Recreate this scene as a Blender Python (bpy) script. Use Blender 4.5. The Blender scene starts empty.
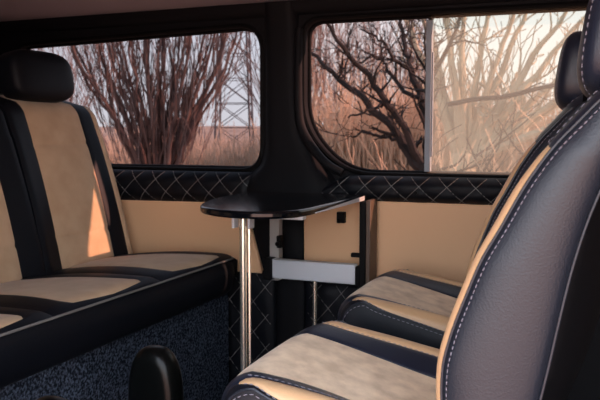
import bpy, bmesh, math, random
from mathutils import Vector, Matrix
random.seed(7)
SC = bpy.context.scene
COL = SC.collection
PI = math.pi
V = Vector

# ------------------------------------------------------------------ materials
def mat(name, base, rough=.5, metal=0., spec=.5, noise=None, bump=None, coat=0., sheen=0.):
    """noise=(scale, colour2, lo, hi) mixes a second colour; bump=(scale, strength, dist)"""
    m = bpy.data.materials.new(name); m.use_nodes = True
    nt = m.node_tree; b = nt.nodes['Principled BSDF']
    b.inputs['Base Color'].default_value = (*base, 1)
    b.inputs['Roughness'].default_value = rough
    b.inputs['Metallic'].default_value = metal
    b.inputs['Specular IOR Level'].default_value = spec
    b.inputs['Coat Weight'].default_value = coat
    b.inputs['Sheen Weight'].default_value = sheen
    tc = nt.nodes.new('ShaderNodeTexCoord')
    if noise:
        n = nt.nodes.new('ShaderNodeTexNoise'); n.inputs['Scale'].default_value = noise[0]
        n.inputs['Detail'].default_value = 4
        r = nt.nodes.new('ShaderNodeValToRGB')
        r.color_ramp.elements[0].position = noise[2]; r.color_ramp.elements[1].position = noise[3]
        r.color_ramp.elements[0].color = (*base, 1); r.color_ramp.elements[1].color = (*noise[1], 1)
        nt.links.new(tc.outputs['Object'], n.inputs['Vector'])
        nt.links.new(n.outputs['Fac'], r.inputs['Fac'])
        nt.links.new(r.outputs['Color'], b.inputs['Base Color'])
    if bump:
        n2 = nt.nodes.new('ShaderNodeTexNoise'); n2.inputs['Scale'].default_value = bump[0]
        n2.inputs['Detail'].default_value = 3
        bp = nt.nodes.new('ShaderNodeBump'); bp.inputs['Strength'].default_value = bump[1]
        bp.inputs['Distance'].default_value = bump[2]
        nt.links.new(tc.outputs['Object'], n2.inputs['Vector'])
        nt.links.new(n2.outputs['Fac'], bp.inputs['Height'])
        nt.links.new(bp.outputs['Normal'], b.inputs['Normal'])
    return m

def glass(name, tint, gloss=.05, haze=None, haze_amt=0., haze2=None):
    """thin vehicle glass: tinted transmission, mirror sheen, optional haze colour standing in for a pale reflection"""
    m = bpy.data.materials.new(name); m.use_nodes = True
    nt = m.node_tree; nt.nodes.clear()
    out = nt.nodes.new('ShaderNodeOutputMaterial')
    tr = nt.nodes.new('ShaderNodeBsdfTransparent'); tr.inputs['Color'].default_value = (*tint, 1)
    gl = nt.nodes.new('ShaderNodeBsdfGlossy'); gl.inputs['Roughness'].default_value = .02
    mx = nt.nodes.new('ShaderNodeMixShader'); mx.inputs['Fac'].default_value = gloss
    nt.links.new(tr.outputs[0], mx.inputs[1]); nt.links.new(gl.outputs[0], mx.inputs[2])
    last = mx
    if haze:
        tl = nt.nodes.new('ShaderNodeBsdfTranslucent'); tl.inputs['Color'].default_value = (*haze, 1)
        m2 = nt.nodes.new('ShaderNodeMixShader'); m2.inputs['Fac'].default_value = haze_amt
        nt.links.new(last.outputs[0], m2.inputs[1]); nt.links.new(tl.outputs[0], m2.inputs[2])
        last = m2
    nt.links.new(last.outputs[0], out.inputs['Surface'])
    return m

M = {}
M['leather']  = mat('black_leather', (.0095,.0140,.0280), .40, spec=.5, bump=(420,.25,.002))  # bluish sheen of the inner slopes is put into this base colour
M['leather_d'] = mat('shaded_black_leather', (.0045,.006,.011), .45, spec=.32, bump=(420,.25,.002))  # darker copy of the black leather, with the sky sheen taken out
M['leather2'] = mat('grey_black_leather', (.0120,.0150,.0230), .42, spec=.5, bump=(380,.3,.002))
M['tan_l']    = mat('beige_leather', (.62,.385,.205), .45, bump=(380,.2,.002))
M['suede']    = mat('beige_suede', (.64,.46,.30), .95, spec=.15, noise=(26,(.90,.69,.47),.32,.68), bump=(160,.3,.002), sheen=.2)
M['fabric']   = mat('tan_bench_fabric', (.49,.325,.195), .95, spec=.15, noise=(16,(.57,.39,.245),.3,.7), bump=(200,.3,.002), sheen=.15)
M['bench_b']  = mat('black_bench_leather', (.0028,.0038,.0068), .55, spec=.22, bump=(300,.2,.002))
M['thread']   = mat('pale_thread', (.20,.19,.225), .8)
M['thread_d'] = mat('grey_thread', (.15,.145,.14), .8)
M['panel']    = mat('beige_trim_laminate', (.77,.465,.265), .55, spec=.3, bump=(60,.08,.002))
M['trim']     = mat('dark_trim_plastic', (.0050,.0053,.0070), .65, spec=.16, bump=(300,.2,.002))
M['black']    = mat('matt_black_plastic', (.0025,.0025,.0032), .65, spec=.16)
M['rubber']   = mat('black_rubber', (.002,.002,.0025), .7, spec=.15)
M['gloss']    = mat('gloss_black_laminate', (.003,.0035,.005), .14, spec=.45)
M['chrome']   = mat('chrome_steel', (.90,.86,.74), .26, metal=.9)
M['alu']      = mat('brushed_aluminium', (.66,.69,.74), .5, metal=.3, spec=.5)
M['alu_p']    = mat('pale_aluminium_strip', (.45,.43,.41), .5, metal=.3)
M['red']      = mat('red_reflection', (.55,.03,.04), .4)  # colour of a red reflection below the table edge
M['carpet']   = mat('blue_grey_carpet', (.008,.011,.018), 1., spec=.05, noise=(150,(.085,.11,.155),.42,.66), bump=(230,.8,.006))
M['liner']    = mat('mauve_grey_headliner', (.30,.27,.30), .95, spec=.1, bump=(350,.3,.002))
M['bark_r']   = mat('red_brown_bark', (.085,.045,.038), .9, noise=(3,(.17,.095,.075),.4,.6))
M['bark_d']   = mat('dark_bark', (.010,.008,.008), .9, noise=(4,(.022,.016,.015),.4,.6))
M['bark_p']   = mat('pale_bark', (.36,.31,.23), .9, noise=(4,(.46,.41,.31),.4,.6))
M['twig']     = mat('pink_brown_twig', (.21,.14,.12), .9)
M['reed']     = mat('dry_reed', (.46,.33,.23), .9, noise=(1.5,(.66,.50,.37),.35,.65))
M['field']    = mat('dry_field', (.27,.18,.13), .95, noise=(.6,(.42,.30,.22),.35,.65), bump=(8,.6,.05))
M['steel_d']  = mat('galvanised_mast_steel', (.10,.09,.095), .6, metal=.4)
M['glass_d']  = glass('privacy_glass', (.165,.150,.147), .003)
M['glass_l']  = glass('left_privacy_glass', (.112,.112,.122), .003)
M['glass_h']  = glass('reflection_haze_glass', (.150,.151,.134), .003, (.52,.48,.37), .085)  # translucent beige haze stands in for a pale reflection in the pane

# ------------------------------------------------------------------ mesh helpers
class MB:
    def __init__(s): s.v = []; s.f = []
    def add(s, vs, fs):
        o = len(s.v); s.v += [tuple(v) for v in vs]; s.f += [tuple(i+o for i in f) for f in fs]
    def box(s, x0, x1, y0, y1, z0, z1):
        s.add([(x0,y0,z0),(x1,y0,z0),(x1,y1,z0),(x0,y1,z0),(x0,y0,z1),(x1,y0,z1),(x1,y1,z1),(x0,y1,z1)],
              [(3,2,1,0),(4,5,6,7),(0,1,5,4),(1,2,6,5),(2,3,7,6),(3,0,4,7)])
    def tube(s, pts, rad, n=8, caps=True, closed=False):
        pts = [V(p) for p in pts]; k = len(pts)
        if not isinstance(rad, (list, tuple)): rad = [rad]*k
        vs, fs = [], []
        nrm = None
        for i, p in enumerate(pts):
            if closed: t = pts[(i+1) % k] - pts[i-1]
            else: t = pts[min(i+1,k-1)] - pts[max(i-1,0)]
            if t.length < 1e-9: t = V((0,0,1))
            t.normalize()
            if nrm is None:
                nrm = t.cross(V((0,0,1)))
                if nrm.length < .2: nrm = t.cross(V((0,1,0)))
            nrm = nrm - t*nrm.dot(t)
            if nrm.length < 1e-6: nrm = t.orthogonal()
            nrm.normalize(); b = t.cross(nrm)
            for j in range(n):
                a = 2*PI*j/n
                vs.append(p + (nrm*math.cos(a)+b*math.sin(a))*rad[i])
        for i in range(k if closed else k-1):
            i2 = (i+1) % k
            for j in range(n):
                j2 = (j+1) % n
                fs.append((i*n+j, i*n+j2, i2*n+j2, i2*n+j))
        if caps and not closed:
            fs.append(tuple(reversed(range(n)))); fs.append(tuple((k-1)*n+j for j in range(n)))
        s.add(vs, fs)
    def solid(s, top, bot):
        """closed solid between two grids (rows of points) of the same size"""
        R, Cn = len(top), len(top[0])
        vs = [p for r in top for p in r] + [p for r in bot for p in r]
        o = R*Cn; fs = []
        for i in range(R-1):
            for j in range(Cn-1):
                a, b, c, d = i*Cn+j, i*Cn+j+1, (i+1)*Cn+j+1, (i+1)*Cn+j
                fs.append((a,b,c,d)); fs.append((o+d,o+c,o+b,o+a))
        for i in range(R-1):
            a, d = i*Cn, (i+1)*Cn; fs.append((d, a+0, o+a, o+d)[::1])
            a, d = i*Cn+Cn-1, (i+1)*Cn+Cn-1; fs.append((a, d, o+d, o+a))
        for j in range(Cn-1):
            a, b = j, j+1; fs.append((b, a, o+a, o+b)[::-1] if False else (a, o+a, o+b, b))
            a, b = (R-1)*Cn+j, (R-1)*Cn+j+1; fs.append((a, b, o+b, o+a))
        s.add(vs, fs)
    def dashes(s, pts, r=.0011, dash=.0065, gap=.0045):
        """stitches: short capsules laid along a polyline"""
        pts = [V(p) for p in pts]; seg = []
        acc = 0
        L = [0]
        for a, b in zip(pts, pts[1:]): L.append(L[-1]+(b-a).length)
        def at(d):
            for i in range(len(pts)-1):
                if d <= L[i+1] or i == len(pts)-2:
                    u = (d-L[i])/max(1e-9, L[i+1]-L[i]); return pts[i].lerp(pts[i+1], u)
        d = 0
        while d + dash < L[-1]:
            a, b = at(d), at(d+dash)
            s.tube([a, a.lerp(b,.5), b], [r*.7, r, r*.7], 5)
            d += dash+gap
    def build(s, name, m, parent=None, smooth=True, bevel=0, seg=2, angle=40, sub=0):
        me = bpy.data.meshes.new(name)
        me.from_pydata(s.v, [], s.f); me.update()
        bm = bmesh.new(); bm.from_mesh(me)
        bmesh.ops.remove_doubles(bm, verts=bm.verts, dist=1e-6)
        bmesh.ops.recalc_face_normals(bm, faces=bm.faces); bm.to_mesh(me); bm.free()
        if smooth:
            me.polygons.foreach_set('use_smooth', [True]*len(me.polygons))
            me.set_sharp_from_angle(angle=math.radians(angle))
        me.materials.append(m)
        o = bpy.data.objects.new(name, me); COL.objects.link(o)
        if parent: o.parent = parent
        if bevel:
            md = o.modifiers.new('bevel','BEVEL'); md.width = bevel; md.segments = seg; md.limit_method = 'ANGLE'; md.angle_limit = math.radians(40)
        if sub:
            md = o.modifiers.new('sub','SUBSURF'); md.levels = sub; md.render_levels = sub
        return o

def thing(name, label, cat, loc=(0,0,0), rotz=0, group=None):
    o = bpy.data.objects.new(name, None); COL.objects.link(o)
    o.empty_display_size = .1
    o.location = loc; o.rotation_euler = (0,0,rotz); tag(o, label, cat, group); return o
def tag(o, label, cat, group=None, kind=None):
    o['label'] = label; o['category'] = cat
    if group: o['group'] = group
    if kind: o['kind'] = kind
def struct(o, label=None):
    o['kind'] = 'structure'
    if label: o['label'] = label
    return o
def copy_tree(o, parent=None):
    c = o.copy(); COL.objects.link(c)
    if parent: c.parent = parent
    for ch in list(o.children): copy_tree(ch, c)
    return c

def lerp(a, b, t): return a+(b-a)*t
def table(xs, t):
    """piecewise smooth table [(t, value)]"""
    if t <= xs[0][0]: return xs[0][1]
    for (a, va), (b, vb) in zip(xs, xs[1:]):
        if t <= b:
            return lerp(va, vb, (t-a)/(b-a))
    return xs[-1][1]
def spline(pts, n, closed=False):
    """Catmull-Rom through pts, n samples per span"""
    pts = [V(p) for p in pts]; k = len(pts); out = []
    for i in range(k if closed else k-1):
        if closed: p0, p1, p2, p3 = pts[i-1], pts[i], pts[(i+1)%k], pts[(i+2)%k]
        else: p0, p1, p2, p3 = pts[max(i-1,0)], pts[i], pts[i+1], pts[min(i+2,k-1)]
        for j in range(n):
            t = j/n
            out.append(.5*((2*p1)+(p2-p0)*t+(2*p0-5*p1+4*p2-p3)*t*t+(3*p1-p0-3*p2+p3)*t**3))
    if not closed: out.append(pts[-1])
    return out
def resample(pts, n):
    pts = [V(p) for p in pts]; L = [0]
    for a, b in zip(pts, pts[1:]): L.append(L[-1]+(b-a).length)
    out = []; i = 0
    for k in range(n):
        d = L[-1]*k/(n-1)
        while i < len(pts)-2 and L[i+1] < d: i += 1
        out.append(pts[i].lerp(pts[i+1], (d-L[i])/max(1e-9, L[i+1]-L[i])))
    return out
def rounded(poly, radii, n=8):
    """2-D polygon with rounded corners"""
    out = []; k = len(poly)
    for i in range(k):
        p = V(poly[i]); a = (V(poly[i-1])-p); b = (V(poly[(i+1)%k])-p); r = radii[i] if isinstance(radii,(list,tuple)) else radii
        a.normalize(); b.normalize()
        p0, p2 = p+a*r, p+b*r
        for j in range(n+1):
            t = j/n
            out.append((1-t)**2*p0+2*t*(1-t)*p+t*t*p2)
    return out

# ------------------------------------------------------------------ van shell
YW = 2.2            # inner face of the far side wall
def plate_with_holes(name, outer, holes, y, depth, m, bevel=.008):
    cu = bpy.data.curves.new(name+'_c','CURVE'); cu.dimensions = '2D'; cu.fill_mode = 'BOTH'
    cu.extrude = depth/2-bevel; cu.bevel_depth = bevel; cu.bevel_resolution = 2; cu.offset = -bevel
    for poly in [outer]+holes:
        sp = cu.splines.new('POLY'); sp.points.add(len(poly)-1); sp.use_cyclic_u = True
        for q, p in zip(sp.points, poly): q.co = (p[0], p[1], 0, 1)
    tmp = bpy.data.objects.new('tmp', cu); COL.objects.link(tmp)
    me = bpy.data.meshes.new_from_object(tmp.evaluated_get(bpy.context.evaluated_depsgraph_get()))
    bpy.data.objects.remove(tmp)
    me.transform(Matrix.Translation((0,y+depth/2,0)) @ Matrix.Rotation(PI/2,4,'X'))
    me.materials.clear(); me.materials.append(m)
    me.polygons.foreach_set('use_smooth', [True]*len(me.polygons)); me.set_sharp_from_angle(angle=math.radians(35))
    o = bpy.data.objects.new(name, me); COL.objects.link(o); return o

W1 = rounded([(-2.03,.780),(-1.012,.780),(-1.010,1.259),(-2.03,1.236)], [.06,.08,.09,.03], 10)
W2 = rounded([(-.858,.925),(-.720,.776),(.17,.774),(.17,1.258),(-.858,1.266)], [.09,.10,.07,.06,.06], 10)
wall = plate_with_holes('wall_back', [(-2.35,-.02),(1.3,-.02),(1.3,1.42),(-2.35,1.42)], [W1, W2], YW, .06, M['trim'])
struct(wall)

def slab(name, x0,x1,y0,y1,z0,z1, m, parent=None, bevel=.004):
    b = MB(); b.box(x0,x1,y0,y1,z0,z1); return b.build(name, m, parent, bevel=bevel)
struct(slab('floor', -2.35,1.3,.30,2.2,-.05,0, M['carpet']))
struct(slab('ceiling', -2.35,1.3,.30,2.2,1.325,1.42, M['liner']))
struct(slab('wall_rear', -2.41,-2.35,.30,2.26,-.05,1.42, M['trim']))
struct(slab('wall_front', 1.3,1.36,.30,2.26,-.05,1.42, M['trim']))
struct(slab('wall_near', -2.35,-.85,.24,.30,-.05,1.42, M['trim']))  # unseen near wall, door edge brought in to cut light on the bench
struct(slab('wall_near', .75,1.3,.24,.30,-.05,1.42, M['trim']))

# headliner edge trim: a rounded dark rail between roof and windows
def rail(name, prof, x0, x1, m):
    b = MB(); n = 30
    top = [[(lerp(x0,x1,i/n), p[0], p[1]) for p in prof] for i in range(n+1)]
    bot = [[(lerp(x0,x1,i/n), YW+.01, p[1]) for p in prof] for i in range(n+1)]
    b.solid(top, bot); return b.build(name, m)
struct(rail('trim_1', [(2.192,1.282),(2.184,1.288),(2.177,1.298),(2.173,1.310),(2.171,1.326)], -2.34, 1.29, M['trim']))

# beige trim panels
def panel(name, poly, y, d, m, r=.006):
    b = MB(); n = len(poly)
    b.add([(p[0],y,p[1]) for p in poly]+[(p[0],y+d,p[1]) for p in poly],
          [tuple(range(n)), tuple(reversed(range(n,2*n)))]+[(i,(i+1)%n,(i+1)%n+n,i+n) for i in range(n)])
    return b.build(name, m, None, bevel=r, angle=35)
struct(panel('trim_2', [(-2.34,.43),(-1.005,.43),(-1.005,.44),(-1.03,.53),(-1.05,.60),(-1.06,.668),(-2.34,.65)], 2.184, .02, M['panel'], .004))
struct(panel('trim_3', [(-.852,.425),(1.25,.425),(1.25,.695),(-.852,.69)], 2.184, .02, M['panel'], .004))

# quilted pads
def quilt(name, x0, x1, zb, zt, y, bulge, cell, cellz, puff, m, flat=False, x_fade=0):
    """zb, zt: bottom and top height as functions of x. returns pad with a stitching child"""
    NX, NZ = int((x1-x0)/.009)+1, 26
    def P(x, s, lift=0):
        z = lerp(zb(x), zt(x), s)
        e = (1-abs(2*s-1)**2.6) if not flat else min(1, 12*s, 12*(1-s))
        ex = min(1, (x-x0)/.03, (x1-x)/.03); ex = max(0, ex)**.5
        a = (x/cell + (z-.7)/cellz); c = (x/cell - (z-.7)/cellz)
        q = (abs(math.sin(PI*a))*abs(math.sin(PI*c)))**.45
        return V((x, y - (bulge*e + puff*q*min(1,6*e))*ex - lift, z))
    b = MB()
    top = [[P(lerp(x0,x1,i/NX), j/NZ) for j in range(NZ+1)] for i in range(NX+1)]
    bot = [[V((p.x, y+.012, p.z)) for p in r] for r in top]
    b.solid(top, bot)
    o = b.build(name, m, None, angle=60)
    st = MB()
    for sg in (1, -1):
        for k in range(-80, 80):
            # sg*x/cell + (z-.7)/cellz = k -> x along z
            pts = []
            for j in range(25):
                s = .03+.94*j/24
                xx = (x0+x1)/2
                for _ in range(3):
                    z = lerp(zb(xx), zt(xx), s); xx = sg*(k-(z-.7)/cellz)*cell
                    xx2 = min(max(xx,x0),x1)
                    z = lerp(zb(xx2), zt(xx2), s); xx = sg*(k-(z-.7)/cellz)*cell
                if x0+.012 < xx < x1-.012: pts.append(P(xx, s, .0016))
                else:
                    if len(pts) > 2: st.tube(pts, .0012, 4)
                    pts = []
            if len(pts) > 2: st.tube(pts, .0012, 4)
    if st.v:
        so = st.build('stitching', M['thread_d'], o)
        so['label'] = 'thin pale diamond stitching'
    return struct(o)
quilt('trim_4', -2.3, -1.03, lambda x: .659+.012*(x+1.6), lambda x: .772, 2.19, .030, .085, .085, .006, M['bench_b'])
quilt('trim_5', -.83, 1.2, lambda x: .688, lambda x: .770-.045*max(0,min(1,(-.70-x)/.1)), 2.19, .030, .085, .080, .006, M['bench_b'])
quilt('trim_6', -1.25, -.955, lambda x: 0.01, lambda x: .440-.03*max(0,(x+1.03)/.08)*0, 2.195, .012, .090, .105, .005, M['bench_b'], True)
quilt('trim_7', -.855, -.42, lambda x: 0.01, lambda x: .420, 2.195, .012, .090, .105, .005, M['bench_b'], True)
b = MB(); b.tube([(-.475,2.158,.722),(-.475,2.150,.722)], .006, 12); b.build('screw_cap', M['black'], bpy.data.objects['trim_5'])

# pillar between the windows: flares at the belt line, narrows to the floor
def pillar():
    L = [(0,-.958),(.40,-.962),(.44,-1.005),(.53,-1.03),(.60,-1.055),(.66,-1.075),(.72,-1.085),(.76,-1.06),(.80,-1.012),(.86,-.998),(1.0,-.995),(1.2,-.995),(1.36,-1.0)]
    R = [(0,-.852),(.40,-.852),(.60,-.852),(.66,-.80),(.70,-.735),(.74,-.735),(.78,-.765),(.82,-.80),(.90,-.852),(1.0,-.872),(1.2,-.876),(1.36,-.87)]
    D = [(0,.010),(.45,.012),(.60,.022),(.66,.05),(.71,.060),(.76,.052),(.83,.036),(1.0,.028),(1.25,.030),(1.36,.05)]
    top, bot = [], []
    NZ, NX = 80, 20
    for i in range(NZ+1):
        z = .002+1.32*i/NZ
        l, r, d = table(L,z), table(R,z), table(D,z)
        row, rb = [], []
        for j in range(NX+1):
            u = j/NX; e = (1-abs(2*u-1)**5)
            row.append(V((lerp(l,r,u), YW+.004-d*e, z))); rb.append(V((lerp(l,r,u), YW+.012, z)))
        top.append(row); bot.append(rb)
    b = MB(); b.solid(top, bot); return b.build('trim_8', M['trim'], None, angle=60)
struct(pillar())
# raised moulding that runs beside the right window and sweeps out along its lower corner
b = MB()
pts = spline([(-.872,2.196,1.24),(-.874,2.192,1.10),(-.872,2.190,.98),(-.858,2.186,.915),(-.815,2.175,.852),(-.765,2.165,.805),(-.715,2.168,.778)], 8)
b.tube(pts, [.012+.004*math.sin(PI*i/(len(pts)-1)) for i in range(len(pts))], 10)
struct(b.build('trim_9', M['trim']))

# windows
def offset(poly, d):
    c = []; n = len(poly)
    for i in range(n):
        t = poly[(i+1)%n]-poly[i-1]
        if t.length < 1e-9: t = V((1,0))
        t.normalize(); c.append(poly[i]+V((t.y,-t.x))*d)
    return c
def clean(poly):
    out = []
    for p in poly:
        if not out or (p-out[-1]).length > .002: out.append(p)
    if (out[0]-out[-1]).length < .002: out.pop()
    return out
def clip_x(poly, xc, keep_left):
    out = []; n = len(poly)
    for i in range(n):
        a, c = poly[i], poly[(i+1)%n]
        ia = (a.x <= xc) == keep_left; ic = (c.x <= xc) == keep_left
        if ia: out.append(a)
        if ia != ic:
            t = (xc-a.x)/(c.x-a.x); out.append(a.lerp(c,t))
    return out
def pane(name, poly, y, d, m, parent):
    b = MB(); n = len(poly)
    b.add([(p.x,y,p.y) for p in poly], [tuple(range(n))])
    return b.build(name, m, parent, smooth=False)
def window(name, poly, y=YW+.045):
    poly = clean(poly)
    b = MB()
    b.tube([(p.x, YW+.004, p.y) for p in offset(poly,.004)], .009, 8, closed=True)
    b.tube([(p.x, YW+.045, p.y) for p in offset(poly,-.002)], .008, 8, closed=True)
    return struct(b.build(name, M['rubber'])), poly
w1, p1 = window('window_1', W1)
pane('pane', offset(p1,.012), YW+.046, .004, M['glass_l'], w1)
w2, p2 = window('window_2', W2)
pane('pane', clip_x(offset(p2,.012), -.452, True), YW+.046, .004, M['glass_d'], w2)
g = pane('sliding_pane', clip_x(offset(p2,.012), -.458, False), YW+.034, .004, M['glass_h'], w2)
g['label'] = 'sliding pane with a pale beige reflection haze in its colour'
b = MB(); b.box(-.466,-.448, YW+.026,YW+.052, .783,1.246); b.box(-.448,-.443, YW+.03,YW+.042, .83,1.15)
o = b.build('pane_divider', mat('grey_divider',(.27,.31,.36),.5), w2, bevel=.002); o['label'] = 'grey vertical pane divider'

# ------------------------------------------------------------------ facing seats
F = spline([(-.160,0,.43),(-.171,0,.52),(-.172,0,.57),(-.168,0,.60),(-.157,0,.64),(-.141,0,.685),(-.122,0,.734),(-.098,0,.779),(-.069,0,.835),(-.038,0,.882),(-.008,0,.916),(.018,0,.944),(.042,0,.962),(.066,0,.966)], 8)
Rr = spline([(-.065,0,.43),(-.052,0,.52),(-.045,0,.554),(-.036,0,.60),(-.025,0,.662),(-.012,0,.728),(.003,0,.786),(.020,0,.836),(.038,0,.885),(.053,0,.925),(.064,0,.954),(.066,0,.966)], 8)
NH = 60
F = resample(F, NH+1); Rr = resample(Rr, NH+1)
HW = .212
OFF = [(0,.040),(.06,.037),(.095,.030),(.13,.010),(.155,-.002),(.175,-.008),(.190,-.010),(.203,-.007),(.212,0)]
def smooth_table(T, t, w=.008):
    return sum(table(T, min(max(t+k*w/2,T[0][0]),T[-1][0])) for k in (-2,-1,0,1,2))/5
def rise(y): return .030*(1-(abs(y)/HW)**3.2)
def Pb(y, i, lift=0):
    """front face of the backrest; i = height index 0..NH"""
    h = i/NH
    k = i if isinstance(i,int) else None
    lo = int(math.floor(i)); hi = min(lo+1,NH); f = F[lo].lerp(F[hi], i-lo)
    fade = 1 if h < .62 else max(0,(1-(h-.62)/.38))
    ay = min(abs(y), HW)
    off = (smooth_table(OFF, ay) if ay < .204 else table(OFF, ay))*fade**.8
    return V((f.x+off-lift, y, f.z+rise(y)*max(0,(h-.45)/.55)**1.4))
def Ps(y, i):
    """rear shell of the backrest"""
    lo = int(math.floor(i)); hi = min(lo+1,NH); f = Rr[lo].lerp(Rr[hi], i-lo); h = i/NH
    return V((f.x+.060*(1-(abs(y)/HW)**2.5)*math.sin(PI*min(1,h*.94+.06))**.6, y, f.z+rise(y)*max(0,(h-.45)/.55)**1.4))
def back_strip(ya, yb, i0, i1, ny, puff, depth=.03, ni=None):
    ni = ni or int((i1-i0))
    top, bot = [], []
    for a in range(ni+1):
        row, rb = [], []
        i = lerp(i0, i1, a/ni)
        A, B = (ya(i), yb(i)) if callable(ya) else (ya, yb)
        for j in range(ny+1):
            u = j/ny; y = lerp(A, B, u)
            e = (4*u*(1-u))**.45 * min(1, 8*a/ni, 8*(1-a/ni))**.5
            row.append(Pb(y, i, puff*e)); q = Pb(y, i, puff*e)
            inner = Ps(y, i); rb.append(q.lerp(inner, min(.9, depth/max(.03,(inner-q).length)) if (inner-q).length > .035 else .6))
        top.append(row); bot.append(rb)
    b = MB(); b.solid(top, bot); return b

# cushion surface
def front_x(y): return -.548 + .036*(abs(y)/HW)**5
CB = [(0,-.004),(.06,-.003),(.105,.001),(.135,.013),(.155,.023),(.172,.030),(.188,.032),(.202,.024),(.212,.004)]
def cpath(y):
    fx = front_x(y)
    pts = [V((-.06,y,.418)), V((-.15,y,.430)), V((-.25,y,.450)), V((-.35,y,.476)), V((-.43,y,.497)), V((fx+.055,y,.510))]
    for k in range(1,7):
        a = k/6*PI/2
        pts.append(V((fx+.055-.055*math.sin(a), y, .455+.055*math.cos(a))))
    pts.append(V((fx+.002,y,.425))); pts.append(V((fx+.010,y,.39)))
    return resample(spline(pts,4), 49)
_cp = {}
def Pc(y, i, lift=0):
    key = round(abs(y),4)
    if key not in _cp: _cp[key] = cpath(key)
    P = _cp[key]; i = min(max(i,0),48); lo = int(math.floor(i)); hi = min(lo+1,48)
    p = P[lo].lerp(P[hi], i-lo); v = i/48
    amp = 1+.5*(1-v/.30) if v < .30 else max(0, 1-((v-.30)/.45)**1.4*.85) if v < .75 else .15*max(0,(1-(v-.75)/.25))
    ay = min(abs(y),HW)
    bz = (smooth_table(CB, ay) if ay < .204 else table(CB, ay))*amp
    t = (P[hi]-P[lo]) if hi > lo else (P[48]-P[47]); t.normalize()
    n = V((t.z,0,-t.x)); 
    if n.z < 0 and abs(n.z) > abs(n.x): n = -n
    if abs(n.z) <= abs(n.x) and n.x > 0: n = -n
    return V((p.x, y, p.z)) + V((0,0,bz)) + n*lift
def cush_strip(ya, yb, i0, i1, ny, puff, ni=None, depth=.03):
    ni = ni or int(i1-i0); top, bot = [], []
    c = V((-.30,0,.40))
    for a in range(ni+1):
        i = lerp(i0,i1,a/ni); A, B = (ya(i), yb(i)) if callable(ya) else (ya, yb)
        row, rb = [], []
        for j in range(ny+1):
            u = j/ny; y = lerp(A,B,u); w = abs(B-A)
            e = (4*u*(1-u))**.45*min(1, w/.03)*min(1, 10*a/ni, 10*(1-a/ni))**.5
            p = Pc(y,i,puff*e); row.append(p)
            tgt = V((c.x+(p.x-c.x)*.85, p.y*.93, .40)); d = tgt-p
            rb.append(p+d.normalized()*min(depth, d.length*.8))
        top.append(row); bot.append(rb)
    b = MB(); b.solid(top, bot); return b

def bol_half(i):
    v = i/48; t = (v-.50)/.28
    if t <= 0: return 1.
    return math.sqrt(max(0, 1-t*t)) if t < 1 else 0.

def ins(i, s):
    t = min(1,max(0,(i/48-.50)/.30))
    return .110+(.034*t*t*(3-2*t) if s < 0 else 0)

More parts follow.
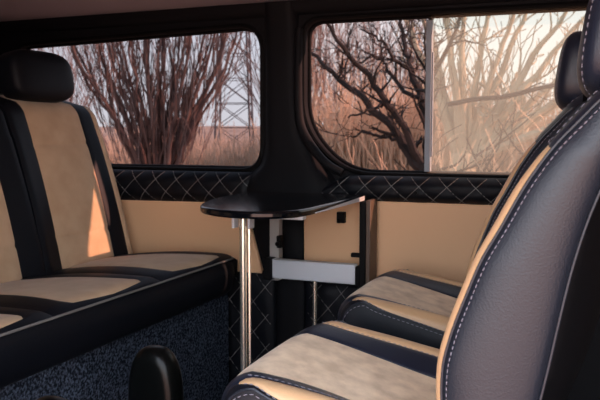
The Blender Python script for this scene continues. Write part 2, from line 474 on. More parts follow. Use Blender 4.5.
def make_seat(name, label, loc, group):
    root = thing(name, label, 'seat', loc, 0, group)
    cu = cush_strip(lambda i: -ins(i,-1), lambda i: .110, 0,48, 14, .004).build('seat_cushion', M['suede'], root, angle=60)
    cu['label'] = 'mottled beige suede cushion centre'
    for s in (-1,1):
        mid = .188
        yi = lambda i: s*(mid-.024*bol_half(i)); yo = lambda i: s*(mid+.0235*bol_half(i))
        tb = cush_strip(yi, yo, 0, 37.3, 8, .0045).build('bolster_panel', M['tan_l'], cu, angle=60); tb['label'] = 'smooth beige leather bolster top'
        cush_strip(lambda i: s*ins(i,s), yi, 0, 48, 8, .003).build('bolster', M['leather'], cu, angle=60)
        cush_strip(yo, lambda i: s*HW, 0, 48, 5, .002).build('bolster', M['leather_d'], cu, angle=60)
        # side skirt
        top, bot = [], []
        for i in range(49):
            p = Pc(s*HW, i); row, rb = [], []
            zb = .372
            for j in range(9):
                u = j/8; q = V((p.x, s*(HW+.006*math.sin(PI*u)), lerp(p.z, zb, u)))
                row.append(q); rb.append(V((q.x*.98-.005, s*(HW-.03), q.z)))
            top.append(row); bot.append(rb)
        sb = MB(); sb.solid(top, bot); sb.build('side_skirt', M['leather_d'], cu, angle=60)
        st = MB(); st.dashes([Pc(s*HW, i)+V((0,s*.0045,-.006)) for i in range(2,46)], .0008); st.build('stitching', M['thread'], cu)
        st = MB()
        st.dashes([Pc(s*(abs(yo(i))+.0035), i, .0025) for i in [k*.75 for k in range(1,50)] if i < 37], .0009)
        st.build('stitching', M['thread'], cu); st = MB()
        st.dashes([Pc(s*(abs(yi(i))-.0035), i, .0035) for i in [k*.75 for k in range(1,50)] if i < 37], .0007)
        pp = MB(); pp.tube([Pc(s*HW, i)+V((0,s*.002,.0015)) for i in range(0,46)], .0021, 6); pp.build('piping', M['leather2'], cu)
        st.build('stitching', M['thread'], cu)
    # front fascia of the cushion
    # backrest
    iS = 46.5
    bk = back_strip(-.098,.098, 0, iS+1, 12, .004).build('backrest', M['suede'], root, angle=60)
    for s in (-1,1):
        back_strip(s*.098, s*.150, 0, iS+1, 6, .003).build('bolster', M['leather'], bk, angle=60)
        x = back_strip(s*.150, s*.2115, 0, iS, 8, .004).build('bolster_panel', M['tan_l'], bk, angle=60); x['label'] = 'beige leather bolster face'
    back_strip(-.2115,.2115, iS, NH, 26, .003).build('shoulder_yoke', M['leather'], bk, angle=60)
    # rear shell
    top = [[Ps(lerp(-HW,HW,j/20), i) for j in range(21)] for i in range(NH+1)]
    bot = [[p+V((-.02,0,0)) for p in r] for r in top]
    sb = MB(); sb.solid(top, bot); sb.build('rear_shell', M['black'], bk, angle=60)
    for s in (-1,1):
        top, bot = [], []
        for i in range(NH+1):
            row, rb = [], []
            for j in range(13):
                u = j/12; p = F[i].lerp(Rr[i], u); h = i/NH
                q = V((p.x, s*(HW+.019*(math.sin(PI*u)**.7)*min(1,(1-h)*5)), p.z)); row.append(q)
                rb.append(V((p.x, s*(HW-.02), p.z)))
            top.append(row); bot.append(rb)
        sb = MB(); sb.solid(top, bot); sp = sb.build('side_panel', M['leather2'], bk, angle=70); sp['label'] = 'grey black grained leather side panel'
        st = MB()
        def on_side(i, d):
            w = (Rr[i]-F[i]).length; u = min(.5, d/max(w,.001)); p = F[i].lerp(Rr[i], u); h = i/NH
            return V((p.x, s*(HW+.0012+.019*(math.sin(PI*u)**.7)*min(1,(1-h)*5)), p.z))
        st.dashes([on_side(i,.0065) for i in range(2,NH-5)], .0008, .0052, .0032)
        st.build('stitching', M['thread'], sp)
        pp = MB()
        pp.tube([Rr[i]+V((.001,s*(HW+.001),0)) for i in range(NH-3)], .0021, 6); pp.tube([F[i]+V((-.001,s*(HW+.0005),0)) for i in range(NH-3)], .0022, 6)
        pp.build('piping', M['leather2'], sp)
        # stitching on the inner black bolster and along the yoke seam
        st = MB()
        st.dashes([Pb(s*.155,i,.004) for i in range(2,47)], .0008)
        st.dashes([Pb(s*lerp(.10,.21,k/14), iS+.6, .004) for k in range(15)], .0008)
        st.dashes([Pb(s*.165,i,.004) for i in range(48,59)], .0008)
        st.build('stitching', M['thread'], bk)
    # headrest on two posts
    pp = MB()
    for s in (-1,1):
        pp = MB(); pp.tube([(.040,s*.055,.93),(.045,s*.055,.98),(.047,s*.055,1.03)], .006, 10)
        pp.build('headrest_post', M['chrome'], root)
    hr = headrest((.046,0,1.036), .128, .090, .058, math.radians(8), M['leather'], root, M['thread'])
    # pedestal
    pb = MB(); pb.box(-.50,-.06,-.19,.19,.09,.40); pb.build('seat_base', M['black'], root, bevel=.02)
    for s in (-1,1):
        fb = MB(); fb.box(-.46,-.08,s*.185-.02,s*.185+.02,0,.10); fb.build('floor_rail', M['black'], root, bevel=.006)
    # seat-to-back hinge cover
    return root

def headrest(c, hy, hz, hx, tilt, m, parent, thread=None):
    """rounded pillow block: superellipsoid with flat faces"""
    N, K = 40, 24
    def S(u, w, sc=1.0):
        cu, su, cw, sw = math.cos(u), math.sin(u), math.cos(w), math.sin(w)
        f = lambda a, e: math.copysign(abs(a)**e, a)
        x = hx*f(cw,.55)*f(cu,.45); y = hy*f(cw,.55)*f(su,.45); z = hz*f(sw,.62)
        x += .014*(1-(y/hy)**2)*0
        p = V((x*sc,y*sc,z*sc)); p = Matrix.Rotation(tilt,3,'Y') @ p
        return p+V(c)
    b = MB(); vs, fs = [], []
    for i in range(K+1):
        w = -PI/2+PI*i/K
        for j in range(N): vs.append(S(2*PI*j/N, w))
    for i in range(K):
        for j in range(N):
            fs.append((i*N+j, i*N+(j+1)%N, (i+1)*N+(j+1)%N, (i+1)*N+j))
    b.add(vs, fs)
    o = b.build('headrest', m, parent, angle=70)
    if thread:
        for s in (-1,1):
            st = MB()
            # seam a little behind the front face, over the side
            pts = []
            for k in range(41):
                w = -1.35+2.7*k/40
                u = s*(PI - .78)
                pts.append(S(u, w, 1.012))
            st.dashes(pts, .0008)
            st.build('stitching', thread, o)
    return o

near = make_seat('passenger_seat', 'near black and beige leather seat, its grey-black side panel facing the camera', (0,1.18,0), 'facing seats at the table')
far = copy_tree(near)
far.location = (-.005,1.79,0)
for ch in far.children:                       # its backrest is set a little further forward
    if ch.name.split('.')[0] in ('backrest','headrest','headrest_post'): ch.location.x -= .050
far['label'] = 'far black and beige leather seat by the wall, half hidden behind the nearer seat'

# ------------------------------------------------------------------ rear bench
bench = thing('bench_seat', 'long tan and black bench seat on a blue-grey carpeted base below the left window', 'bench', (-1.05,1.5,0), math.radians(-1.6))
# local frame: x=0 at the front edge, y along the bench, forward = +x
Y0, Y1 = -.70, .575
mb = MB(); mb.box(-.60,-.075,Y0,Y1+.07,0,.372); o = mb.build('carpeted_base', M['carpet'], bench, bevel=.012)
mb = MB(); mb.tube([(-.083,.44,.14),(-.083,.44,.345)], .004, 6); mb.build('seam_strip', M['twig'], o)
# apron under the cushions
prof = [(-.085,.372),(-.060,.376),(-.030,.384),(-.010,.398),(0,.42),(.006,.45),(.004,.475),(-.002,.492),(-.010,.500)]
prof = [(p.x,p.y) for p in spline([(a,b,0) for a,b in prof],4)]
top, bot = [], []
for i in range(41):
    y = lerp(Y0,Y1,i/40); e = min(1, (Y1-y)/.05, (y-Y0)/.05)**.5 if 0 < i < 40 else 0
    top.append([V((p[0]-.03*(1-e), y, p[1])) for p in prof]); bot.append([V((-.13, y, p[1])) for p in prof])
mb = MB(); mb.solid(top, bot); mb.build('apron', M['bench_b'], bench, angle=60)
mb = MB(); mb.tube([(-.004-(.03 if i in (0,40) else 0), lerp(Y0,Y1,i/40), .5025) for i in range(41)], .0030, 6); mb.build('piping', M['thread_d'], bench)

PW = .2075
def bx(i): return i/40
def Pbc(y, i, lift=0):
    """bench cushion: i 0 rear .. 40 front"""
    t = i/40
    x = lerp(-.46, -.006, t); z = lerp(.482, .516, t) + .012*math.sin(PI*t)
    if t > .9: z -= .014*((t-.9)/.1)**2
    z -= .010*(abs(y)/PW)**6
    return V((x, y, z+lift))
def hb(i):   # half width of the tan insert along the cushion
    t = i/40
    if t > .88: return .138-.03*((t-.88)/.09)**4 if t < .97 else .10
    return .108+.030*(t/.88)**2
def bc_strip(fa, fb, i0, i1, ny, puff, P=Pbc, dirv=V((0,0,-1)), depth=.05, ni=None):
    ni = ni or int(i1-i0); top, bot = [], []
    for a in range(ni+1):
        i = lerp(i0,i1,a/ni); A, B = fa(i), fb(i); row, rb = [], []
        for j in range(ny+1):
            u = j/ny; y = lerp(A,B,u); e = (4*u*(1-u))**.45*min(1,abs(B-A)/.04)*min(1,12*a/ni,12*(1-a/ni))**.5
            p = P(y,i,puff*e); row.append(p); rb.append(p+dirv*depth)
        top.append(row); bot.append(rb)
    b = MB(); b.solid(top,bot); return b
def Pbb(y, i, lift=0):
    """bench backrest front: i 0 bottom .. 40 top"""
    t = i/40
    x = lerp(-.425,-.578,t) - .012*math.sin(PI*t)*-1; z = lerp(.450,1.000,t)
    ay = abs(y)/PW
    x += .016*max(0,(ay-.62)/.3)**1.5*(1-max(0,(ay-.9)/.1)**2*.35)*(1-.5*t)
    if t > .93: x -= .020*((t-.93)/.07)**2
    g = 0
    for s0 in (.24,.76): g += math.exp(-((t-s0)/.012)**2)
    if ay < .62: lift -= .004*min(1,g)
    # narrower at the top
    return V((x+lift, y*(1-.03*t), z-.008*ay**6*(t > .8)))

def bench_place(cy, headrest_z=1.083):
    r = []
    def mv(o): o.location.y = cy; return o
    ins = mv(bc_strip(lambda i:-hb(i), lambda i:hb(i), 0, 38.8, 16, .006).build('seat_cushion', M['fabric'], bench, angle=60))
    ins['label'] = 'tan suede seat insert'
    for s in (-1,1):
        bc_strip(lambda i: s*hb(i) if i < 38.8 else 0, lambda i: s*PW, 0, 40, 6, .004).build('bolster', M['bench_b'], ins, angle=60)
    # backrest
    d = V((-1,0,.25)).normalized()
    bk = mv(bc_strip(lambda i:-.126, lambda i:.126, 0, 40, 14, .006, Pbb, d, .10, 80).build('backrest', M['fabric'], bench, angle=60))
    bk['label'] = 'tan suede backrest panel'
    for s in (-1,1):
        bc_strip(lambda i: s*.126, lambda i: s*(.186 if cy > .3 and s > 0 else PW), 0, 40, 8, .004, Pbb, d, .10).build('bolster', M['bench_b'], bk, angle=60)
    # rounded back shell
    top = [[Pbb(lerp(-PW,PW,j/10), i)+d*.10 for j in range(11)] for i in range(0,41,2)]
    bot = [[p+d*(.03*(1-abs(2*j/10-1)**3)+.002) for j, p in enumerate(rw)] for rw in top]
    b = MB(); b.solid(top, bot); b.build('rear_shell', M['black'], bk, angle=60)
    for s in (-1,1):
        pp = MB(); pp.tube([(-.635,s*.06,.95),(-.645,s*.06,1.06)], .006, 8)
        pp.build('headrest_post', M['chrome'], bk)
    h = headrest((-.628,cy+.0,headrest_z), .138, .083, .055, math.radians(-10), M['bench_b'], bench)
for c in (.3675,-.0475,-.4625): bench_place(c)
# tan side of the far end
x = bc_strip(lambda i: .186, lambda i: PW, 0, 40, 4, .003, Pbb, V((-1,0,.25)).normalized(), .10).build('side_piping', M['fabric'], bench, angle=60); x.location.y = .3675; x['label'] = 'tan edge strip of the end backrest'
top, bot = [], []
for i in range(41):
    row, rb = [], []
    for j in range(9):
        p = Pbb(PW,i); q = V((p.x-.004-.10*j/8, .3675+PW*(1-.03*i/40)+.002+.014*math.sin(PI*(.15+.85*j/8)), p.z+.02*j/8)); row.append(q); rb.append(q-V((0,.03,0)))
    top.append(row); bot.append(rb)
mb = MB(); mb.solid(top,bot); o = mb.build('side_panel', M['fabric'], bench, angle=60); o['label'] = 'tan side panel of the end backrest'

# ------------------------------------------------------------------ table
tb = thing('folding_table', 'small gloss black table with a rounded end, chrome leg and aluminium crossbar', 'table', (-.835,1.70,0))
OX, OY = .835, -1.70
out = spline([(-.642,1.70),(-.655,1.64),(-.69,1.592),(-.75,1.566),(-.82,1.572),(-.885,1.602),(-.935,1.652),(-.972,1.73),(-1.0,1.835),(-1.013,1.94),(-1.018,2.05)], 8) if False else [V((p.x,p.y)) for p in spline([(-.642,1.70,0),(-.655,1.64,0),(-.69,1.592,0),(-.75,1.566,0),(-.82,1.572,0),(-.885,1.602,0),(-.935,1.652,0),(-.972,1.73,0),(-1.0,1.835,0),(-1.013,1.94,0),(-1.018,2.05,0)], 8)]
out += [V((-1.018,2.135)), V((-.63,2.135))]
n = len(out); b = MB()
b.add([(p.x+OX,p.y+OY,.694) for p in out]+[(p.x+OX,p.y+OY,.713) for p in out],
      [tuple(reversed(range(n))), tuple(range(n,2*n))]+[(i,(i+1)%n,(i+1)%n+n,i+n) for i in range(n)])
top_o = b.build('table_top', M['gloss'], tb, bevel=.006, seg=3, angle=50)
b = MB(); b.add([(-.640+OX,1.72+OY,.697),(-.637+OX,1.72+OY,.697),(-.637+OX,1.72+OY,.700),(-.640+OX,1.72+OY,.700),
                 (-.630+OX,2.12+OY,.697),(-.626+OX,2.12+OY,.697),(-.626+OX,2.12+OY,.711),(-.630+OX,2.12+OY,.697)],
                [(3,2,1,0),(4,5,6,7),(0,1,5,4),(1,2,6,5),(2,3,7,6),(3,0,4,7)])
o = b.build('edge_highlight', M['alu'], top_o); o['label'] = 'bright metal sliver standing for the highlight on the table edge'  # thin bright wedge added as the highlight along the glossy edge
# chrome leg with its top bracket
lg = MB(); lg.tube([(0,0,.005),(0,0,.686)], .0098, 20); lg.tube([(0,0,0),(0,0,.012)], [.035,.030], 24); lg.tube([(.016,.004,.03),(.016,.004,.660)], .004, 8)
leg = lg.build('leg', M['chrome'], tb); leg['label'] = 'tall chrome tube leg at the rounded end'
br = MB(); br.box(-.040,.034,-.03,.03,.682,.695); br.box(-.026,-.020,-.016,.016,.652,.688); br.box(.020,.026,-.016,.016,.652,.688)
br.build('leg_bracket', M['alu'], leg, bevel=.002)
br = MB(); br.box(.034,.175,-.012,.012,.682,.695); rl = br.build('slide_rail', M['alu'], top_o, bevel=.002); rl['label'] = 'aluminium rail under the table edge'
br = MB(); br.box(.068,.084,-.016,-.010,.684,.694); br.build('red_glint', M['red'], rl, bevel=.001)  # small red block added for an LED reflection under the edge
# fold-down frame against the wall
up = MB(); up.box(-.945+OX,-.912+OX,2.118+OY,2.150+OY,.425,.695); u1 = up.build('upright', M['alu_p'], tb, bevel=.002); u1['label'] = 'pale aluminium upright'
lt = MB(); lt.box(-.914+OX,-.898+OX,2.10+OY,2.125+OY,.535,.575); lt.tube([(-.906+OX,2.105+OY,.55),(-.906+OX,2.085+OY,.55)],.007,10); lt.build('latch', M['black'], u1, bevel=.003)
up = MB(); up.box(-.632+OX,-.612+OX,2.085+OY,2.16+OY,.43,.695); u2 = up.build('upright', M['black'], tb, bevel=.002)
lt = MB(); lt.box(-.664+OX,-.632+OX,2.10+OY,2.118+OY,.521,.534); lt.build('latch', M['black'], u2, bevel=.003)
lt = MB(); lt.box(-.612+OX,-.598+OX,2.088+OY,2.165+OY,.43,.70); x = lt.build('side_plate', mat('shadowed_side_plate',(.10,.062,.042),.5), u2, bevel=.002); x['label'] = 'side plate on the upright, its shadow put into the colour'  # brown is the plate's shadow put into its base colour
cb = MB(); cb.box(-.933+OX,-.645+OX,2.088+OY,2.118+OY,.438,.500); cr = cb.build('crossbar', M['alu'], tb, bevel=.004); cr['label'] = 'wide brushed aluminium crossbar'
cb = MB(); cb.box(-.953+OX,-.922+OX,2.080+OY,2.124+OY,.432,.503); cb.build('end_cap', M['black'], cr, bevel=.006)
cb = MB(); cb.box(-.645+OX,-.628+OX,2.082+OY,2.124+OY,.434,.497); cb.build('end_cap', M['black'], cr, bevel=.006)
lg = MB(); lg.tube([(-.782+OX,2.104+OY,.002),(-.782+OX,2.104+OY,.44)], .0075, 14); lg.tube([(-.782+OX,2.104+OY,0),(-.782+OX,2.104+OY,.01)], .02, 16)
l2 = lg.build('leg', M['chrome'], tb); l2['label'] = 'short thin chrome leg under the crossbar'

hk = MB(); hk.box(-.732,-.706,2.165,2.186,.617,.652)
hk.tube([(-.719,2.168,.628),(-.719,2.150,.622),(-.719,2.146,.634)], .005, 8)
o = hk.build('coat_hook', M['black'], None, bevel=.003); tag(o, 'small black hook on the beige wall panel below the table', 'hook')

# ------------------------------------------------------------------ floor posts
def post(loc, label):
    r = thing('padded_post', label, 'post', loc, 0, 'black posts in front of the bench')
    pts = []
    vs, fs, b = [], [], MB(); N, K = 32, 14
    prof = [(math.copysign(abs(math.cos(2*PI*j/N))**.75,math.cos(2*PI*j/N))*.058, .325+math.copysign(abs(math.sin(2*PI*j/N))**.62,math.sin(2*PI*j/N))*.152) for j in range(N)]
    for i in range(K+1):
        t = -PI/2+PI*i/K; sc = max(.02, math.cos(t))**.28; yy = .030*math.sin(t)
        for px, pz in prof: vs.append((px*sc, yy, .325+(pz-.325)*(1-(1-sc)*.5)))
    for i in range(K):
        for j in range(N): fs.append((i*N+j, i*N+(j+1)%N, (i+1)*N+(j+1)%N, (i+1)*N+j))
    fs += [tuple(range(N)), tuple(K*N+j for j in range(N))]
    b.add(vs, fs); b.build('pad', M['gloss2'], r, angle=60)
    b = MB(); b.tube([(0,0,.01),(0,0,.19)], .016, 14); b.tube([(0,0,0),(0,0,.014)], .045, 20); b.build('stem', M['black'], r)
    return r
M['gloss2'] = mat('smooth_black_vinyl', (.002,.0025,.0025), .28, spec=.18)
post((-.79,1.205,0), 'black round-topped post in front of the bench, the one nearer the table')
post((-.79,.90,0), 'black round-topped post at the bottom left edge, only its tip showing')

# ------------------------------------------------------------------ outdoors
GZ = -.6
def ground_h(x, y):
    d = max(0, y-16)
    return GZ + .10*math.sin(x*.7)*math.sin(y*.5)*min(1,max(0,(y-4)/4)) + 2.6*(1-math.exp(-max(0,y-24)/22)) 
b = MB(); xs = [-70+140*i/90 for i in range(91)]; ys = [-30+2.5*i for i in range(13)]+[2.5+1.2*i for i in range(1,30)]+[38+4*i for i in range(1,14)]
vs = [(x,y,ground_h(x,y)) for y in ys for x in xs]; fs = [(j*91+i,j*91+i+1,(j+1)*91+i+1,(j+1)*91+i) for j in range(len(ys)-1) for i in range(90)]
b.add(vs, fs); g = b.build('dry_field', M['field']); tag(g, 'brown dry field outside the van windows', 'field', kind='structure')

def blade(b, p, h, lean, w, r):
    a = r.uniform(0, 2*PI); d = V((math.cos(a),math.sin(a),0)); s = V((-d.y,d.x,0))
    q = [p, p+d*lean*h*.3+V((0,0,h*.55)), p+d*lean*h+V((0,0,h))]
    b.tube(q, [w, w*.8, w*.25], 3, caps=False)
def reeds():
    r = random.Random(3); b = MB()
    for k in range(19000):
        x = r.uniform(-16, 7); y = r.uniform(11.2, 13.4)
        top = 1.30+.85*max(0,min(1,(x+5.4)/1.2))
        if x > -1.4: top -= .35*min(1,(x+1.4)/1.5)
        h = top*r.uniform(.55,1.12)*(1.0 if r.random() < .85 else 1.25)
        blade(b, V((x,y,GZ)), h, r.uniform(.02,.30), r.uniform(.006,.016), r)
    o = b.build('dry_reeds', M['reed'], None); tag(o, 'bank of tall dry tan reeds beyond the windows', 'reeds', kind='stuff')
reeds()

def branch(b, p, d, L, rad, depth, r, up=.25, wig=.35, kids=(2,4), tw=.7, seg=5, tmin=.0035, spread=.8):
    pts = [V(p)]; rr = [rad]; d = V(d).normalized()
    for i in range(seg):
        d = (d+V((r.gauss(0,wig),r.gauss(0,wig),r.gauss(0,wig)))*.35+V((0,0,up*.15))).normalized()
        pts.append(pts[-1]+d*(L/seg)); rr.append(max(tmin, rad*(1-.72*(i+1)/seg)))
    b.tube(pts, rr, 6 if rad > .02 else 4 if rad > .008 else 3, caps=False)
    if depth > 0:
        for k in range(r.randint(*kids)):
            i = r.randint(1, seg); q = pts[i]
            dd = (d+V((r.gauss(0,spread),r.gauss(0,spread),r.gauss(0,spread)))*.75+V((0,0,up))).normalized()
            branch(b, q, dd, L*tw*r.uniform(.7,1.1), max(tmin, rr[i]*.62), depth-1, r, up, wig, kids, tw, seg, tmin, spread)

def limb(b, pts, r0, r1, r, n_side, depth, L, up=.2, spread=.9, wig=.35, tmin=.0035, kids=(2,4)):
    pts = spline(pts, 5); k = len(pts)
    pts = [p+V((r.gauss(0,.012),r.gauss(0,.012),r.gauss(0,.012))) for p in pts]
    rr = [lerp(r0,r1,i/(k-1)) for i in range(k)]
    b.tube(pts, rr, 8, caps=True)
    for s in range(n_side):
        i = r.randint(int(k*.2), k-1); t = (pts[min(i+1,k-1)]-pts[max(i-1,0)]).normalized()
        d = (t*.6+V((r.gauss(0,spread),r.gauss(0,spread),r.gauss(0,spread)))*.8+V((0,0,up))).normalized()
        branch(b, pts[i], d, L*r.uniform(.5,1.1), max(tmin, rr[i]*.5), depth, r, up, wig, kids, .7, 5, tmin, spread)

# fan-shaped tree behind the left window: many stems rising from one stool
def fan_tree():
    r = random.Random(11); root = thing('fan_shaped_tree', 'bare red-brown fan-shaped tree of many upright stems beyond the left window', 'tree', (-5.80,9.0,GZ), math.radians(27))
    b = MB()
    b.tube([(0,0,-.05),(.0,0,.35),(0,0,.8)], [.30,.25,.24], 12)
    for k in range(30):
        u = -1+2*(k+.5)/30 + r.uniform(-.03,.03); v = r.uniform(-.7,.7)
        sx = 1.5*u*(abs(u)**.15); H = 3.9*r.uniform(.85,1.1)
        pts = [(u*.16,v*.16,.5),(u*.28+.03*r.gauss(0,1),v*.3,1.0),(sx*.45,v*.6,1.75),(sx*.80,v*.95,2.6),(sx*1.05+r.gauss(0,.1),v*1.2,H)]
        limb(b, [V(p) for p in pts], r.uniform(.028,.058), .008, r, 9, 1, .75, up=.75, spread=.38, wig=.25, tmin=.006, kids=(2,4))
    b.build('trunk', M['bark_r'], root)
    b = MB()
    for k in range(240):
        u = r.uniform(-1,1); v = r.uniform(-.8,.8); z = r.uniform(.9,3.4); s = .35+.8*(z-.5)/3
        branch(b, (u*1.25*s, v*s, z), (u*.35,v*.3,1), r.uniform(.5,1.0), .008, 1, r, .7, .3, (2,4), .6, 4, .004, .4)
    b.build('twigs', M['twig'], root)
fan_tree()

# dark spreading tree behind the right window
def dark_tree():
    r = random.Random(5); root = thing('spreading_tree', 'dark bare tree with crooked spreading limbs beyond the right window, left of the pane divider', 'tree', (-1.44,7.0,GZ), math.radians(12))
    b = MB()
    b.tube([(.14,0,-.05),(.10,.0,.5),(.02,0,1.0),(0,0,1.20)], [.16,.13,.10,.085], 12)
    S = .0098
    def q(px, py, y=0): return V(((px-428)*S, y, (134-py)*S+1.5))
    L = [([q(428,178),q(412,155,.02),q(392,128,.1),q(362,97,.15),q(330,72,.3),q(300,45,.4)], .060,.018, 14),
         ([q(424,165),q(408,135,-.1),q(386,100,-.25),q(366,72,-.35),q(345,48,-.5),q(330,20,-.6)], .045,.014, 14),
         ([q(428,172),q(430,140,.1),q(424,105,.2),q(412,72,.3),q(405,45,.4),q(398,5,.5)], .055,.016, 13),
         ([q(429,150,.05),q(431,110,-.1),q(427,70,-.2),q(430,35,-.3),q(424,-10,-.3)], .045,.014, 13),
         ([q(405,140,.05),q(385,138,.2),q(365,133,.3),q(348,138,.4)], .022,.008, 6),
         ([q(386,103,-.1),q(372,112,-.3),q(352,118,-.4)], .018,.007, 6),
         ([q(422,100,.1),q(402,88,.3),q(385,62,.5),q(372,52,.5),q(356,57,.6)], .026,.009, 10),
         ([q(428,80,-.1),q(445,55,-.4),q(455,25,-.5)], .028,.010, 8),
         ([q(414,72,.3),q(395,58,.1),q(380,40,0),q(360,30,0)], .022,.008, 9)]
    for p, a, c, nk in L: limb(b, p, a, c, r, nk, 2, .42, up=.15, spread=.8, wig=.5, tmin=.0035, kids=(1,3))
    b.build('trunk', M['bark_d'], root)
dark_tree()

# pale fan tree behind the hazy sliding pane
def pale_tree():
    r = random.Random(9); root = thing('pale_tree', 'pale beige bare tree fanning out beyond the hazy right-hand pane', 'tree', (-1.5,9.6,GZ), math.radians(8))
    b = MB(); b.tube([(0,0,-.05),(0,0,.6),(0,0,1.25)], [.24,.19,.16], 12)
    for k in range(13):
        a = -0.42+1.75*k/12 + r.uniform(-.05,.05); v = r.uniform(-.5,.5); H = r.uniform(1.7,2.3)
        dx, dz = math.sin(a), max(.22,math.cos(a))
        pts = [V((0,0,1.0)), V((dx*.3,v*.2,1.15+dz*.3)), V((dx*.85,v*.5,1.2+dz*.9)), V((dx*1.6,v*.8,1.25+dz*1.6+.15*abs(dx))), V((dx*2.3,v,1.4+dz*2.1+.25*abs(dx)))]
        limb(b, pts, r.uniform(.06,.095), .016, r, 7, 2, .7, up=.3, spread=.6, tmin=.007, kids=(1,3))
    b.build('trunk', M['bark_p'], root)
    f = MB()
    limb(f, [V((-.2,-.6,1.85)),V((.6,-.7,1.98)),V((1.2,-.6,2.12)),V((2.0,-.6,2.30))], .030,.022, r, 6, 1, .4, up=.0)
    x = f.build('low_bough', M['bark_d'], root); x['label'] = 'dark low sloping bough'
pale_tree()
def brush_heap():
    r = random.Random(31); root = thing('brush_heap', 'low tangled heap of dry tan brush below the pale tree', 'brush heap', (-.75,7.9,GZ))
    b = MB()
    for k in range(260):
        x = r.uniform(-1.0,1.5); y = r.uniform(-.45,.45)
        branch(b, (x,y,r.uniform(0,.6)), (r.gauss(0,.8),r.gauss(0,.6),r.uniform(.3,1)), r.uniform(.5,1.1), .014, 1, r, .3, .5, (2,4), .6, 5, .004, .9)
    b.build('brush', M['reed'], root)
    b = MB()
    for k in range(26):
        branch(b, (r.uniform(-.9,.9),r.uniform(-.5,.0),r.uniform(.6,1.3)), (r.gauss(.5,.8),r.gauss(0,.4),r.uniform(0,.7)), r.uniform(.4,.9), .016, 1, r, .2, .5, (1,3), .6, 5, .005, .9)
    b.build('dark_sticks', M['bark_d'], root)
brush_heap()

# distant twiggy thicket trees
def thicket(loc, label, w, h, seed, m, n=42):
    r = random.Random(seed); root = thing('thicket_tree', label, 'tree', loc, r.uniform(0,3), 'pink-brown thicket trees in the background')
    b = MB()
    b.tube([(0,0,-.1),(0,0,.5),(.02,0,1.0)], [.10,.08,.07], 8)
    for k in range(n):
        a = r.uniform(0,2*PI); s = r.uniform(.1,1)*w
        branch(b, (.15*math.cos(a)*s, .15*math.sin(a)*s, r.uniform(.3,1.0)), (math.cos(a)*s*.55, math.sin(a)*s*.55, 1.0), h*r.uniform(.5,.9), .022, 2, r, .5, .3, (2,4), .55, 6, .006, .5)
    b.build('trunk', m, root)
thicket((-6.5,16.0,GZ), 'pink-brown twiggy thicket tree showing at the upper left of the right window', 1.0, 4.3, 21, M['twig'], 60)
thicket((-4.3,17.8,GZ), 'pink-brown twiggy thicket tree behind the crooked dark tree', 1.0, 4.2, 22, M['twig'])
thicket((-13.4,16.2,GZ), 'pink-brown twiggy thicket tree at the left edge of the left window', 1.0, 3.8, 23, M['twig'])
thicket((-6.6,20.5,GZ), 'pink-brown twiggy thicket tree farthest back, showing between its two neighbours in the right window', 1.0, 5.0, 25, M['twig'], 48)
thicket((-9.6,16.2,GZ), 'loose pink-brown thicket tree at the right end of the left window', .9, 2.4, 24, M['twig'], 22)

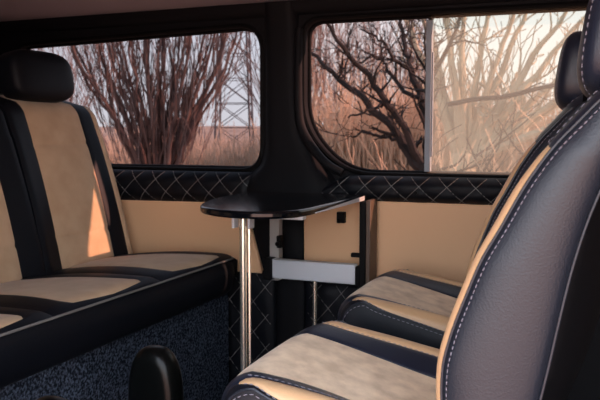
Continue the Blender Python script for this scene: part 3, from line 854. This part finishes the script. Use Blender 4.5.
# lattice mast far beyond the left window
def mast():
    root = thing('lattice_mast', 'tall grey steel lattice mast far beyond the left window', 'mast', (-11.1,22,ground_h(-11.1,22)), math.radians(20))
    H = 10.5
    def leg(sx, sy, z): w = lerp(.62,.30,z/H); return V((sx*w, sy*w, z))
    for sx in (-1,1):
        for sy in (-1,1):
            b = MB(); b.tube([leg(sx,sy,0), leg(sx,sy,H)], .036, 6); b.build('leg', M['steel_d'], root)
    b = MB(); N = 13
    for i in range(N):
        z0, z1 = H*i/N, H*(i+1)/N
        for (a, c) in (((-1,-1),(1,-1)),((1,-1),(1,1)),((1,1),(-1,1)),((-1,1),(-1,-1))):
            b.tube([leg(*a,z0), leg(*c,z1)], .013, 4); b.tube([leg(*c,z0), leg(*a,z1)], .013, 4); b.tube([leg(*a,z1), leg(*c,z1)], .013, 4)
    b.build('lattice', M['steel_d'], root)
mast()

# ------------------------------------------------------------------ light
w = bpy.data.worlds.new('sky'); SC.world = w; w.use_nodes = True
nt = w.node_tree; bg = nt.nodes['Background']
tc = nt.nodes.new('ShaderNodeTexCoord'); sx = nt.nodes.new('ShaderNodeSeparateXYZ'); rp = nt.nodes.new('ShaderNodeValToRGB')
mr = nt.nodes.new('ShaderNodeMapRange'); mr.inputs['From Min'].default_value = -.1; mr.inputs['From Max'].default_value = 1
nt.links.new(tc.outputs['Generated'], sx.inputs[0]); nt.links.new(sx.outputs['Z'], mr.inputs['Value']); nt.links.new(mr.outputs[0], rp.inputs['Fac'])
e = rp.color_ramp.elements
e[0].position = 0; e[0].color = (.30,.24,.20,1)
e[1].position = 1; e[1].color = (.60,.74,1.0,1)
x = e.new(.09); x.color = (.90,.88,.88,1)
x = e.new(.28); x.color = (.86,.90,.98,1)
nt.links.new(rp.outputs['Color'], bg.inputs['Color']); bg.inputs['Strength'].default_value = 1.0
sl = bpy.data.lights.new('sun','SUN'); sl.energy = 6.5; sl.angle = math.radians(.6); sl.color = (1,.52,.40)
so = bpy.data.objects.new('sun', sl); COL.objects.link(so)
so.rotation_euler = V((-1,-.235,-.45)).to_track_quat('-Z','Y').to_euler(); so.location = (6,4,4)

# ------------------------------------------------------------------ camera
cam = bpy.data.cameras.new('camera'); co = bpy.data.objects.new('camera', cam); COL.objects.link(co)
cam.sensor_width = 36; cam.lens = 43.2; cam.dof.use_dof = True; cam.dof.focus_distance = 1.5; cam.dof.aperture_fstop = 11
cam.clip_start = .02; cam.clip_end = 300
co.location = (0,0,.9); co.rotation_euler = (math.radians(90-5.24), 0, math.radians(21.6))
SC.camera = co
SC.view_settings.view_transform = 'Standard'; SC.view_settings.look = 'None'; SC.view_settings.gamma = 1
SC.view_settings.exposure = 2.68
